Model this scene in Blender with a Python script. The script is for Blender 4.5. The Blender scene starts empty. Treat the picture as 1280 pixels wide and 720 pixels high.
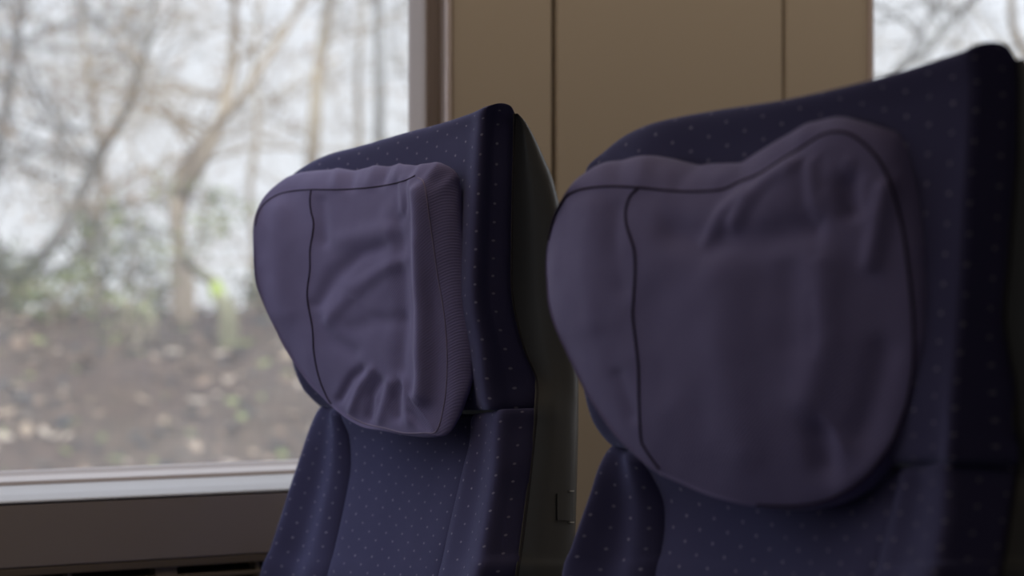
import bpy, bmesh, math, random
import numpy as np
from mathutils import Vector, noise
from mathutils.bvhtree import BVHTree

# ------------------------------------------------------------------ camera, world, light
SC = bpy.context.scene
COL = SC.collection
YAW = math.radians(25.3)
SN, CS = math.sin(YAW), math.cos(YAW)
F = 2440.0
CAMZ = 1.10
CAM = Vector((0, 0, CAMZ))

cam_d = bpy.data.cameras.new('camera')
cam_d.sensor_width = 36.0
cam_d.lens = F / 1280 * 36.0
cam_d.clip_start = 0.02
cam_d.dof.use_dof = True
cam_d.dof.focus_distance = 1.83
cam_d.dof.aperture_fstop = 4.4
cam = bpy.data.objects.new('camera', cam_d)
COL.objects.link(cam)
cam.location = CAM
cam.rotation_euler = (math.pi / 2, 0, -YAW)
SC.camera = cam

world = bpy.data.worlds.new('overcast_sky')
SC.world = world
world.use_nodes = True
wn = world.node_tree.nodes
wl = world.node_tree.links
bg = wn['Background']
SKY_STRENGTH = 1.15
bg.inputs['Strength'].default_value = SKY_STRENGTH
tc = wn.new('ShaderNodeTexCoord')
sep = wn.new('ShaderNodeSeparateXYZ')
ramp = wn.new('ShaderNodeValToRGB')
wl.new(tc.outputs['Generated'], sep.inputs[0])
wl.new(sep.outputs['Z'], ramp.inputs[0])
ramp.color_ramp.elements[0].position = 0.0
ramp.color_ramp.elements[0].color = (0.80, 0.81, 0.86, 1)
ramp.color_ramp.elements[1].position = 0.75
ramp.color_ramp.elements[1].color = (2.7, 2.95, 3.5, 1)     # an overcast sky is brightest overhead
midst = ramp.color_ramp.elements.new(0.12)
midst.color = (0.84, 0.86, 0.93, 1)
wl.new(ramp.outputs[0], bg.inputs['Color'])

def area_light(name, loc, rot, sx, sy, power, color, portal=False):
    l = bpy.data.lights.new(name, 'AREA')
    l.shape = 'RECTANGLE'
    l.size, l.size_y = sx, sy
    l.energy = power
    l.color = color
    if portal:
        l.cycles.is_portal = True
    o = bpy.data.objects.new(name, l)
    COL.objects.link(o)
    o.location = loc
    o.rotation_euler = rot
    return o

LAMP_POWER = 1.9          # the warm strip lamps in the ceiling
SC.view_settings.view_transform = 'Standard'
SC.view_settings.look = 'None'
SC.view_settings.exposure = 0.0
SC.view_settings.gamma = 1.0
SC.view_settings.use_curve_mapping = False

WALL_Y = 2.28             # inner face of the window wall
NEAR_Y = -0.75            # inner face of the opposite window wall
CEIL_Z = 2.15
END_L, END_R = -4.2, 4.6
HEAD_Z = 1.90             # head of the windows

# ------------------------------------------------------------------ geometry helpers
def W(px, py, depth):
    """point seen at a pixel of the 1280x720 frame, at a distance along the view"""
    t = (px - 640) / F
    s = (360 - py) / F
    return Vector((depth * (SN + CS * t), depth * (CS - SN * t), CAMZ + depth * s))

def P(px, py, y):
    """same, on the plane at lateral distance y from the camera"""
    t = (px - 640) / F
    return W(px, py, y / (CS - SN * t))

def wall_x(px, y=None):
    y = WALL_Y if y is None else y
    t = (px - 640) / F
    return y * (SN + CS * t) / (CS - SN * t)

def project(v):
    x, y, z = v.x, v.y, v.z - CAMZ
    d = x * SN + y * CS
    l = x * CS - y * SN
    return 640 + F * l / d, 360 - F * z / d

def new_obj(name, me, mat, parent=None, smooth=True):
    o = bpy.data.objects.new(name, me)
    COL.objects.link(o)
    if mat is not None:
        me.materials.append(mat)
    if smooth:
        for p in me.polygons:
            p.use_smooth = True
    if parent is not None:
        o.parent = parent
        o.matrix_parent_inverse = parent.matrix_basis.inverted()
    return o

def tag(o, label=None, cat=None, group=None, kind=None):
    if label: o['label'] = label
    if cat: o['category'] = cat
    if group: o['group'] = group
    if kind: o['kind'] = kind
    return o

def empty(name, loc):
    o = bpy.data.objects.new(name, None)
    COL.objects.link(o)
    o.location = loc
    return o

def catmull(pts, n, closed=False):
    """resample a polyline of vectors (any tuple size) by a Catmull-Rom spline into n points"""
    m = len(pts)
    dim = len(pts[0])
    out = []
    segs = m if closed else m - 1
    for i in range(n):
        g = i / (n if closed else n - 1) * segs
        k = min(int(g), segs - 1)
        t = g - k
        if closed:
            a, b, c, d = pts[(k - 1) % m], pts[k % m], pts[(k + 1) % m], pts[(k + 2) % m]
        else:
            a, b, c, d = pts[max(k - 1, 0)], pts[k], pts[k + 1], pts[min(k + 2, m - 1)]
        out.append(tuple(0.5 * (2 * b[j] + (c[j] - a[j]) * t + (2 * a[j] - 5 * b[j] + 4 * c[j] - d[j]) * t * t
                         + (3 * b[j] - a[j] - 3 * c[j] + d[j]) * t ** 3) for j in range(dim)))
    return out

def loft(name, rows, mat, parent, nu=None, nv=None, uv0=(0, 0), cap=False, disp=None, closed=False):
    """smooth surface through rows of control points; UVs are arc lengths in metres"""
    nc = len(rows[0])
    nu = nu or (nc - 1) * 8 + 1
    nv = nv or (len(rows) - 1) * 8 + 1
    R = [catmull([tuple(p) for p in r], nu, closed) for r in rows]
    cols = [catmull([R[j][i] for j in range(len(R))], nv) for i in range(nu)]
    me = bpy.data.meshes.new(name)
    V = [Vector(cols[i][j]) for j in range(nv) for i in range(nu)]
    if disp:
        V = [disp(v) for v in V]
    wrap = nu if closed else nu - 1
    Fc = [(j * nu + i, j * nu + (i + 1) % nu, (j + 1) * nu + (i + 1) % nu, (j + 1) * nu + i)
          for j in range(nv - 1) for i in range(wrap)]
    if cap:
        Fc.append(tuple(range(nu))[::-1])
        Fc.append(tuple((nv - 1) * nu + i for i in range(nu)))
    me.from_pydata(V, [], Fc)
    uvl = me.uv_layers.new(name='uv')
    us = [0.0]
    jm = nv // 2
    for i in range(1, nu):
        us.append(us[-1] + sum((V[j * nu + i] - V[j * nu + i - 1]).length for j in (jm, nv // 4, 3 * nv // 4)) / 3)
    vs = [0.0]
    im = nu // 2
    for j in range(1, nv):
        vs.append(vs[-1] + (V[j * nu + im] - V[(j - 1) * nu + im]).length)
    for lp in me.loops:
        k = lp.vertex_index
        uvl.data[lp.index].uv = (uv0[0] + us[k % nu], uv0[1] - vs[k // nu])
    bm = bmesh.new(); bm.from_mesh(me)
    bmesh.ops.recalc_face_normals(bm, faces=bm.faces)
    bm.to_mesh(me); bm.free()
    return new_obj(name, me, mat, parent)

def add_box(bm, x0, x1, y0, y1, z0, z1, bevel=0.0, seg=2):
    tb = bmesh.new()
    bmesh.ops.create_cube(tb, size=1.0)
    for v in tb.verts:
        v.co = Vector(((x0 + x1) / 2 + v.co.x * (x1 - x0), (y0 + y1) / 2 + v.co.y * (y1 - y0),
                       (z0 + z1) / 2 + v.co.z * (z1 - z0)))
    if bevel > 0:
        bmesh.ops.bevel(tb, geom=tb.edges[:], offset=bevel, segments=seg, profile=0.5, affect='EDGES')
    me = bpy.data.meshes.new('tmp')
    tb.to_mesh(me); tb.free()
    bm.from_mesh(me)
    bpy.data.meshes.remove(me)

def add_tube(bm, pts, rads, sides=6, cap=True):
    rings = []
    n = len(pts)
    prev = None
    for i, p in enumerate(pts):
        p = Vector(p)
        d = (Vector(pts[min(i + 1, n - 1)]) - Vector(pts[max(i - 1, 0)])).normalized()
        if prev is None:
            a = Vector((0, 0, 1)) if abs(d.z) < 0.9 else Vector((1, 0, 0))
            u = d.cross(a).normalized()
        else:
            u = (prev - d * prev.dot(d)).normalized()
        prev = u
        w = d.cross(u)
        r = rads[i] if hasattr(rads, '__len__') else rads
        rings.append([bm.verts.new(p + (u * math.cos(2 * math.pi * k / sides) + w * math.sin(2 * math.pi * k / sides)) * r)
                      for k in range(sides)])
    for a, b in zip(rings, rings[1:]):
        for k in range(sides):
            bm.faces.new((a[k], a[(k + 1) % sides], b[(k + 1) % sides], b[k]))
    if cap and sides > 2:
        bm.faces.new(rings[0][::-1]); bm.faces.new(rings[-1])

def from_bm(name, bm, mat, parent=None, smooth=False):
    me = bpy.data.meshes.new(name)
    bm.to_mesh(me); bm.free()
    return new_obj(name, me, mat, parent, smooth)

def prism(bm, prof, a, b, axis):
    """extrude a closed profile [(y, q)] along an axis; q is z (axis x) or x (axis z)"""
    def mk(s, y, q):
        return Vector((s, y, q)) if axis == 'x' else Vector((q, y, s))
    A = [bm.verts.new(mk(a, y, q)) for y, q in prof]
    B = [bm.verts.new(mk(b, y, q)) for y, q in prof]
    n = len(prof)
    for i in range(n):
        bm.faces.new((A[i], A[(i + 1) % n], B[(i + 1) % n], B[i]))
    bm.faces.new(A[::-1]); bm.faces.new(B)
    bmesh.ops.recalc_face_normals(bm, faces=bm.faces)

# ------------------------------------------------------------------ materials
def principled(name, color, rough=0.6, sheen=0.0, spec=0.5, sheen_tint=None):
    m = bpy.data.materials.new(name)
    m.use_nodes = True
    b = m.node_tree.nodes['Principled BSDF']
    b.inputs['Base Color'].default_value = (*color, 1)
    b.inputs['Roughness'].default_value = rough
    b.inputs['Specular IOR Level'].default_value = spec
    if sheen:
        b.inputs['Sheen Weight'].default_value = sheen
        b.inputs['Sheen Roughness'].default_value = 0.4
        if sheen_tint:
            b.inputs['Sheen Tint'].default_value = (*sheen_tint, 1)
    return m

class NT:
    """tiny helper for node graphs"""
    def __init__(s, m):
        s.m = m; s.t = m.node_tree; s.n = m.node_tree.nodes; s.l = m.node_tree.links
        s.b = s.n['Principled BSDF']
    def add(s, kind, **kw):
        x = s.n.new(kind)
        for k, v in kw.items(): setattr(x, k, v)
        return x
    def math(s, op, a, b=None, c=None):
        x = s.n.new('ShaderNodeMath'); x.operation = op
        for i, v in enumerate((a, b, c)):
            if v is None: continue
            if isinstance(v, (int, float)): x.inputs[i].default_value = v
            else: s.l.new(v, x.inputs[i])
        return x.outputs[0]
    def noise(s, vec, scale, detail=2.0, rough=0.5):
        x = s.n.new('ShaderNodeTexNoise')
        x.inputs['Scale'].default_value = scale
        x.inputs['Detail'].default_value = detail
        x.inputs['Roughness'].default_value = rough
        if vec is not None: s.l.new(vec, x.inputs['Vector'])
        return x.outputs['Fac']
    def mix(s, fac, a, b):
        x = s.n.new('ShaderNodeMix'); x.data_type = 'RGBA'
        if isinstance(fac, (int, float)): x.inputs[0].default_value = fac
        else: s.l.new(fac, x.inputs[0])
        for i, v in ((6, a), (7, b)):
            if isinstance(v, tuple): x.inputs[i].default_value = (*v, 1)
            else: s.l.new(v, x.inputs[i])
        return x.outputs[2]
    def bump(s, h, strength, dist):
        x = s.n.new('ShaderNodeBump')
        x.inputs['Strength'].default_value = strength
        x.inputs['Distance'].default_value = dist
        s.l.new(h, x.inputs['Height'])
        s.l.new(x.outputs[0], s.b.inputs['Normal'])

def seat_fabric():
    """dark blue plush with a staggered pattern of little pale dots"""
    m = principled('blue_dotted_plush', (0.05, 0.05, 0.14), 0.95, 0.35, 0.1, (0.55, 0.6, 1.0))
    g = NT(m)
    uv = g.add('ShaderNodeUVMap').outputs[0]
    sp = g.add('ShaderNodeSeparateXYZ'); g.l.new(uv, sp.inputs[0])
    AX, AY = 0.041, 0.0175
    nz = g.noise(uv, 60.0, 1.0)
    jit = g.math('MULTIPLY', g.math('SUBTRACT', nz, 0.5), 0.0022)
    ux = g.math('ADD', sp.outputs[0], jit)
    def lattice(offx, offy):
        fx = g.math('SUBTRACT', g.math('FRACT', g.math('ADD', g.math('DIVIDE', ux, AX), 10 + offx)), 0.5)
        fy = g.math('SUBTRACT', g.math('FRACT', g.math('ADD', g.math('DIVIDE', sp.outputs[1], AY), 40 + offy)), 0.5)
        dx = g.math('MULTIPLY', fx, AX / 0.0021)
        dy = g.math('MULTIPLY', fy, AY / 0.0014)
        d = g.math('SQRT', g.math('ADD', g.math('MULTIPLY', dx, dx), g.math('MULTIPLY', dy, dy)))
        return g.math('SUBTRACT', 1.0, g.math('SMOOTH_MIN', g.math('POWER', d, 3.0), 1.0, 0.2))
    dots = g.math('MAXIMUM', g.math('MAXIMUM', lattice(0, 0), lattice(0.5, 0.5)), 0.0)
    vary = g.math('ADD', 0.35, g.math('MULTIPLY', g.noise(uv, 45.0, 0.0), 0.9))
    dots = g.math('MULTIPLY', dots, vary)
    pile = g.noise(uv, 900.0, 3.0, 0.7)
    big = g.noise(uv, 14.0, 2.0)
    base = g.mix(g.math('MULTIPLY', big, 0.7), (0.048, 0.045, 0.105), (0.062, 0.058, 0.125))
    g.l.new(g.mix(dots, base, (0.24, 0.23, 0.32)), g.b.inputs['Base Color'])
    g.bump(pile, 0.35, 0.001)
    return m

def cushion_fabric(i):
    m = principled('mauve_grey_twill_%s' % i, (0.17, 0.145, 0.235), 0.9, 0.25, 0.15, (0.8, 0.8, 1.0))
    g = NT(m)
    uv = g.add('ShaderNodeUVMap').outputs[0]
    w = g.add('ShaderNodeTexWave', wave_type='BANDS', bands_direction='DIAGONAL')
    w.inputs['Scale'].default_value = 210.0
    w.inputs['Distortion'].default_value = 0.6
    g.l.new(uv, w.inputs['Vector'])
    nz = g.noise(uv, 1200.0, 2.0)
    big = g.noise(uv, 25.0, 3.0)
    col = g.mix(big, (0.152, 0.134, 0.268), (0.173, 0.153, 0.298))
    g.l.new(col, g.b.inputs['Base Color'])
    h = g.math('ADD', g.math('MULTIPLY', w.outputs['Fac'], 0.6), g.math('MULTIPLY', nz, 0.5))
    g.bump(h, 0.35, 0.0008)
    return m

def wall_plastic(name, color, rough=0.55):
    m = principled(name, color, rough, 0, 0.35)
    g = NT(m)
    tcn = g.add('ShaderNodeTexCoord').outputs['Object']
    big = g.noise(tcn, 2.5, 3.0)
    c2 = tuple(c * 0.93 for c in color)
    g.l.new(g.mix(big, color, c2), g.b.inputs['Base Color'])
    g.bump(g.noise(tcn, 700.0, 2.0), 0.08, 0.0005)
    return m

M_FABRIC = seat_fabric()
M_CUSHION = cushion_fabric('cotton')
M_THREAD = principled('seam_groove_shade', (0.035, 0.025, 0.05), 0.9, 0, 0.1)  # dark tubes paint in the shade of the sunken seam grooves
M_THREAD_L = principled('pale_seam_thread', (0.24, 0.20, 0.30), 0.9, 0.2, 0.1)
M_SHELL = wall_plastic('charcoal_shell_plastic', (0.070, 0.070, 0.070), 0.38)
M_TRIM_DARK = principled('black_edge_trim', (0.012, 0.010, 0.016), 0.8)
M_WALL = wall_plastic('beige_wall_laminate', (0.52, 0.445, 0.365))
M_DIM = wall_plastic('dark_bounce_cut_wall', (0.10, 0.10, 0.13))  # unseen front wall, coloured dark to cut light bounced onto the seat sides
M_LOWER = wall_plastic('taupe_lower_panel', (0.40, 0.355, 0.33), 0.35)
M_FRAME = wall_plastic('taupe_window_frame', (0.30, 0.245, 0.225), 0.4)
M_LIP = wall_plastic('lit_frame_lip', (0.62, 0.53, 0.52), 0.4)  # lighter than the frame to paint in light from the window
M_SILL = wall_plastic('white_sill_plastic', (0.31, 0.285, 0.28), 0.4)
M_GRILLE = wall_plastic('brown_grille_metal', (0.20, 0.165, 0.13), 0.45)
M_SLOT = principled('dark_duct', (0.02, 0.018, 0.015), 0.9)
M_CEIL = wall_plastic('cream_ceiling', (0.62, 0.58, 0.52))
M_FLOOR = wall_plastic('dark_speckled_floor', (0.07, 0.07, 0.08), 0.7)
M_METAL = principled('grey_pedestal_metal', (0.25, 0.25, 0.26), 0.35)
M_METAL.node_tree.nodes['Principled BSDF'].inputs['Metallic'].default_value = 0.8

# window glass: a clear pane with a translucent veil mixed in to haze the view outside
def glass_material():
    m = bpy.data.materials.new('veiled_window_glass')
    m.use_nodes = True
    t = m.node_tree
    t.nodes.clear()
    out = t.nodes.new('ShaderNodeOutputMaterial')
    tr = t.nodes.new('ShaderNodeBsdfTransparent'); tr.inputs[0].default_value = (0.97, 0.98, 0.97, 1)
    tl = t.nodes.new('ShaderNodeBsdfTranslucent'); tl.inputs[0].default_value = (0.85, 0.84, 0.85, 1)
    gl = t.nodes.new('ShaderNodeBsdfGlossy'); gl.inputs['Roughness'].default_value = 0.02
    tcn = t.nodes.new('ShaderNodeTexCoord')
    nz = t.nodes.new('ShaderNodeTexNoise'); nz.inputs['Scale'].default_value = 5.0; nz.inputs['Detail'].default_value = 4.0
    mr = t.nodes.new('ShaderNodeMapRange')
    mr.inputs['From Min'].default_value = 0.3; mr.inputs['From Max'].default_value = 0.7
    mr.inputs['To Min'].default_value = VEIL[0]; mr.inputs['To Max'].default_value = VEIL[1]
    mx = t.nodes.new('ShaderNodeMixShader'); mx2 = t.nodes.new('ShaderNodeMixShader')
    mx2.inputs[0].default_value = 0.03
    t.links.new(tcn.outputs['Object'], nz.inputs['Vector'])
    t.links.new(nz.outputs['Fac'], mr.inputs['Value'])
    t.links.new(mr.outputs[0], mx.inputs[0])
    t.links.new(tr.outputs[0], mx.inputs[1]); t.links.new(tl.outputs[0], mx.inputs[2])
    t.links.new(mx.outputs[0], mx2.inputs[1]); t.links.new(gl.outputs[0], mx2.inputs[2])
    t.links.new(mx2.outputs[0], out.inputs[0])
    return m
VEIL = (0.045, 0.085)
M_GLASS = glass_material()

# ------------------------------------------------------------------ carriage shell (the setting)
X_GL = wall_x(514, 2.34)          # glass edge of the left window
X_LIP = wall_x(564)               # outer edge of that window's frame
X_R = wall_x(1090)                # pillar edge at the right window
GLASS_Z0 = 0.882
SILL_Z = 0.873

def structure(name, bm, mat, parent=None, smooth=False):
    o = from_bm(name, bm, mat, parent, smooth)
    if parent is None: o['kind'] = 'structure'
    return o

WIN_L0 = -1.15                    # left end of window 1
WIN_R1 = 3.15                     # right end of window 2
bm = bmesh.new()
add_box(bm, END_L, END_R, 2.30, 2.42, 0.0, GLASS_Z0 - 0.012)
add_box(bm, END_L, END_R, 2.30, 2.42, HEAD_Z, CEIL_Z)
add_box(bm, X_LIP + 0.004, X_R, 2.30, 2.42, GLASS_Z0 - 0.012, HEAD_Z)
add_box(bm, -1.62, WIN_L0 - 0.06, 2.30, 2.42, GLASS_Z0 - 0.012, HEAD_Z)
add_box(bm, END_L, -3.96, 2.30, 2.42, GLASS_Z0 - 0.012, HEAD_Z)
add_box(bm, WIN_R1 + 0.06, END_R, 2.30, 2.42, GLASS_Z0 - 0.012, HEAD_Z)
structure('wall_back', bm, M_WALL)

# facing panels of the pillar, with the open joints the photograph shows
joints = [wall_x(565), wall_x(690.5), wall_x(696.5), wall_x(979), wall_x(982.5), X_R]
for i, (a, b) in enumerate(((0, 1), (2, 3), (4, 5))):
    bm = bmesh.new()
    add_box(bm, joints[a], joints[b], WALL_Y, 2.2995, 0.12, CEIL_Z - 0.002, 0.004, 3)
    structure('trim_%d' % (i + 1), bm, M_WALL, smooth=False)
# strips closing the upper band over each window
bm = bmesh.new()
add_box(bm, END_L + .01, joints[0] - .002, 2.285, 2.2995, HEAD_Z + 0.02, CEIL_Z - 0.002, 0.003)
structure('trim_4', bm, M_WALL)
bm = bmesh.new()
add_box(bm, X_R + .002, END_R - .01, 2.285, 2.2995, HEAD_Z + 0.02, CEIL_Z - 0.002, 0.003)
structure('trim_5', bm, M_WALL)

# opposite wall (behind the camera) with few, narrow unseen windows, placed to keep side light off the seats
bm = bmesh.new()
add_box(bm, END_L, END_R, NEAR_Y - 0.1, NEAR_Y, 0, 0.86)
add_box(bm, END_L, END_R, NEAR_Y - 0.1, NEAR_Y, HEAD_Z, CEIL_Z)
NEARW = [(-4.1, -2.8), (3.2, 4.3)]
xs = [END_L] + [v for w in NEARW for v in w] + [END_R]
for k in range(0, len(xs), 2):
    add_box(bm, xs[k], xs[k + 1], NEAR_Y - 0.1, NEAR_Y, 0.86, HEAD_Z)
structure('wall_front', bm, M_DIM)
for i, (a, b) in enumerate(NEARW):
    bm = bmesh.new()
    add_box(bm, a, b, NEAR_Y - 0.06, NEAR_Y - 0.054, 0.86, HEAD_Z)
    structure('window_%d' % (i + 4), bm, M_GLASS)
for nm, x0, x1 in (('wall_left', END_L - 0.1, END_L), ('wall_right', END_R, END_R + 0.1)):
    bm = bmesh.new(); add_box(bm, x0, x1, NEAR_Y - 0.1, 2.42, 0, CEIL_Z); structure(nm, bm, M_WALL)
bm = bmesh.new(); add_box(bm, END_L - 0.1, END_R + 0.1, NEAR_Y - 0.1, 2.42, -0.1, 0.0); structure('floor', bm, M_FLOOR)
bm = bmesh.new(); add_box(bm, END_L - 0.1, END_R + 0.1, NEAR_Y - 0.1, 2.42, CEIL_Z, CEIL_Z + 0.1); structure('ceiling', bm, M_CEIL)

# window frames and panes
def jamb_profile(side, xg):
    # (y, x) points of the reveal, glass edge to lip; side=+1: jamb on the right of the glass
    pts = [(2.350, 0.0), (2.340, 0.0), (2.308, 0.0020), (2.301, 0.0035), (2.299, 0.0060), (2.3005, 0.0085), (2.3005, 0.0220),
           (2.284, 0.0230), (2.279, 0.0240), (2.2765, 0.0260), (2.279, 0.0290), (2.285, 0.0300), (2.35, 0.0300)]
    return [(y, xg + side * x) for y, x in pts]

def window(name, x0, x1):
    wdt = 0.03
    bm = bmesh.new()
    prism(bm, jamb_profile(1, x1), SILL_Z, HEAD_Z + 0.02, 'z')
    t = bmesh.new(); prism(t, jamb_profile(-1, x0), SILL_Z, HEAD_Z + 0.02, 'z')
    me = bpy.data.meshes.new('t'); t.to_mesh(me); t.free(); bm.from_mesh(me); bpy.data.meshes.remove(me)
    # head rail
    hp = [(y, HEAD_Z - 0.008 + x) for y, x in jamb_profile(1, 0.0)]
    t = bmesh.new(); prism(t, hp, x0 - 0.028, x1 + 0.028, 'x')
    me = bpy.data.meshes.new('t'); t.to_mesh(me); t.free(); bm.from_mesh(me); bpy.data.meshes.remove(me)
    # bottom rail: sealing strip, groove and rounded lip
    bp = [(2.350, GLASS_Z0 + .001), (2.340, GLASS_Z0 + .001), (2.332, GLASS_Z0 - .0035), (2.324, GLASS_Z0 - .004), (2.312, GLASS_Z0 - .0035),
          (2.300, GLASS_Z0 - .004), (2.290, GLASS_Z0 - .0042), (2.283, GLASS_Z0 - .0055), (2.2795, GLASS_Z0 - .009), (2.2795, SILL_Z - .014), (2.35, SILL_Z - .014)]
    t = bmesh.new(); prism(t, bp, x0 - 0.020, x1 + 0.020, 'x')
    me = bpy.data.meshes.new('t'); t.to_mesh(me); t.free(); bm.from_mesh(me); bpy.data.meshes.remove(me)
    fr = structure(name, bm, M_FRAME)
    # raised lip along the jamb; its paler colour paints in the window light
    lip = bmesh.new()
    for side, xg in ((1, x1), (-1, x0)):
        xa, xb = sorted((xg + side * 0.0225, xg + side * 0.0295))
        add_box(lip, xa, xb, 2.2745, 2.284, SILL_Z + 0.002, HEAD_Z + 0.02, 0.003, 3)
    from_bm('window_lip', lip, M_LIP, fr)
    pane = bmesh.new()
    add_box(pane, x0 - 0.01, x1 + 0.01, 2.3435, 2.3485, GLASS_Z0 - 0.012, HEAD_Z + .004)
    from_bm('pane', pane, M_GLASS, fr)
    return fr
window('window_1', WIN_L0, X_GL)
window('window_2', X_R + 0.022, WIN_R1)
window('window_3', -3.90, -1.68)  # unseen window, added for more daylight on the cushion fronts

# white sill ledge under window 1, then the lower panel with the heater grille
LEDGE_X1 = X_LIP - 0.003
bm = bmesh.new()
prism(bm, [(2.2795, SILL_Z - 0.0005), (2.252, SILL_Z - 0.0085), (2.2375, SILL_Z - 0.0140), (2.2355, SILL_Z - 0.0158),
           (2.2365, SILL_Z - 0.0170), (2.2795, SILL_Z - 0.0170), (2.2795, SILL_Z - 0.0180), (2.2995, SILL_Z - 0.0180), (2.2995, SILL_Z - 0.0145), (2.2795, SILL_Z - 0.0145)], -1.3, LEDGE_X1, 'x')
structure('trim_6', bm, M_SILL)
bm = bmesh.new()
PANEL_Z0 = 0.782
add_box(bm, -1.3, LEDGE_X1, 2.2365, 2.2995, PANEL_Z0 + .001, SILL_Z - 0.0182, 0.0012)
structure('trim_7', bm, M_LOWER)
# same finish under window 2
bm = bmesh.new()
add_box(bm, X_R + .004, 3.3, 2.25, 2.2995, 0.12, SILL_Z - 0.015, 0.003)
structure('trim_8', bm, M_LOWER)

gr = empty('heater_grille', (0.0, 2.27, 0.12))
tag(gr, 'brown slotted heater grille under the left window, low on the wall beside the window seat', 'grille')
bm = bmesh.new()
z = PANEL_Z0
add_box(bm, -1.3, LEDGE_X1, 2.2370, 2.262, z - 0.009, z, 0.001)           # top rail
for k in range(1, 24):
    zz = z - 0.009 - k * 0.0125
    add_box(bm, -1.3, LEDGE_X1, 2.2385, 2.262, zz - 0.0028, zz + 0.0028, 0.001)
from_bm('slat', bm, M_GRILLE, gr)
bm = bmesh.new()
for cx, hw in ((wall_x(87, 2.24), 0.0022), (wall_x(208, 2.24), 0.0125), (wall_x(322, 2.24), 0.002), (-0.35, 0.002), (-0.75, .0125), (0.12, .0125)):
    add_box(bm, cx - hw, cx + hw, 2.2392, 2.268, z - 0.31, z - 0.004)
add_box(bm, -1.3, LEDGE_X1, 2.2370, 2.262, 0.13, z - 0.31, 0.002)
from_bm('divider', bm, M_GRILLE, gr)
bm = bmesh.new()
add_box(bm, -1.3, LEDGE_X1, 2.270, 2.2995, 0.13, z - 0.001)
from_bm('duct', bm, M_SLOT, gr)

# ceiling strip lamps: long diffusers with real lamps in them
for i, yy in enumerate((0.15, 1.80)):
    lr = empty('ceiling_lamp', (0.2, yy, CEIL_Z - 0.06))
    tag(lr, ('long ceiling strip lamp over the aisle side' if i == 0 else 'long ceiling strip lamp over the window side'), 'lamp', 'strip lamps in the carriage ceiling')
    bm = bmesh.new()
    add_box(bm, -3.4, 3.8, yy - 0.07, yy + 0.07, CEIL_Z - 0.04, CEIL_Z, 0.008)
    from_bm('housing', bm, M_CEIL, lr)
    a = area_light('strip_lamp_light', (0.2, yy, CEIL_Z - 0.05), (0, 0, 0), 7.0, 0.10, LAMP_POWER * (1.4, 8.5)[i], (1.0, 0.83, 0.63))
    a.parent = lr; a.matrix_parent_inverse = lr.matrix_basis.inverted()

# portals guide the sky light in through the window openings
area_light('window_portal', ((WIN_L0 + X_GL) / 2, 2.40, (GLASS_Z0 + HEAD_Z) / 2), (-math.pi / 2, 0, 0), X_GL - WIN_L0, HEAD_Z - GLASS_Z0, 1, (1, 1, 1), True)
area_light('window_portal', (-2.79, 2.40, (GLASS_Z0 + HEAD_Z) / 2), (-math.pi / 2, 0, 0), 2.22, HEAD_Z - GLASS_Z0, 1, (1, 1, 1), True)
area_light('window_portal', ((WIN_R1 + X_R) / 2, 2.40, (GLASS_Z0 + HEAD_Z) / 2), (-math.pi / 2, 0, 0), WIN_R1 - X_R, HEAD_Z - GLASS_Z0, 1, (1, 1, 1), True)
for a, b in NEARW:
    area_light('window_portal', ((a + b) / 2, NEAR_Y - 0.09, (0.86 + HEAD_Z) / 2), (math.pi / 2, 0, 0), b - a, HEAD_Z - 0.86, 1, (1, 1, 1), True)

# ------------------------------------------------------------------ seats
def crease_disp(obj_me, strokes):
    """push vertices along normals: strokes = (polyline px, width px, height m)"""
    me = obj_me
    norms = [v.normal.copy() for v in me.vertices]
    for v, nrm in zip(me.vertices, norms):
        x, y = project(v.co)
        h = 0.0
        for pts, w, amp in strokes:
            best = 1e9
            for (ax, ay), (bx, by) in zip(pts, pts[1:]):
                dx, dy = bx - ax, by - ay
                L = dx * dx + dy * dy
                t = max(0.0, min(1.0, ((x - ax) * dx + (y - ay) * dy) / L))
                e = math.hypot(x - ax - t * dx, y - ay - t * dy)
                best = min(best, e)
            if best < w * 3:
                h += 0.9 * amp * math.exp(-(best / w) ** 2)
        v.co += nrm * h

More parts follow.
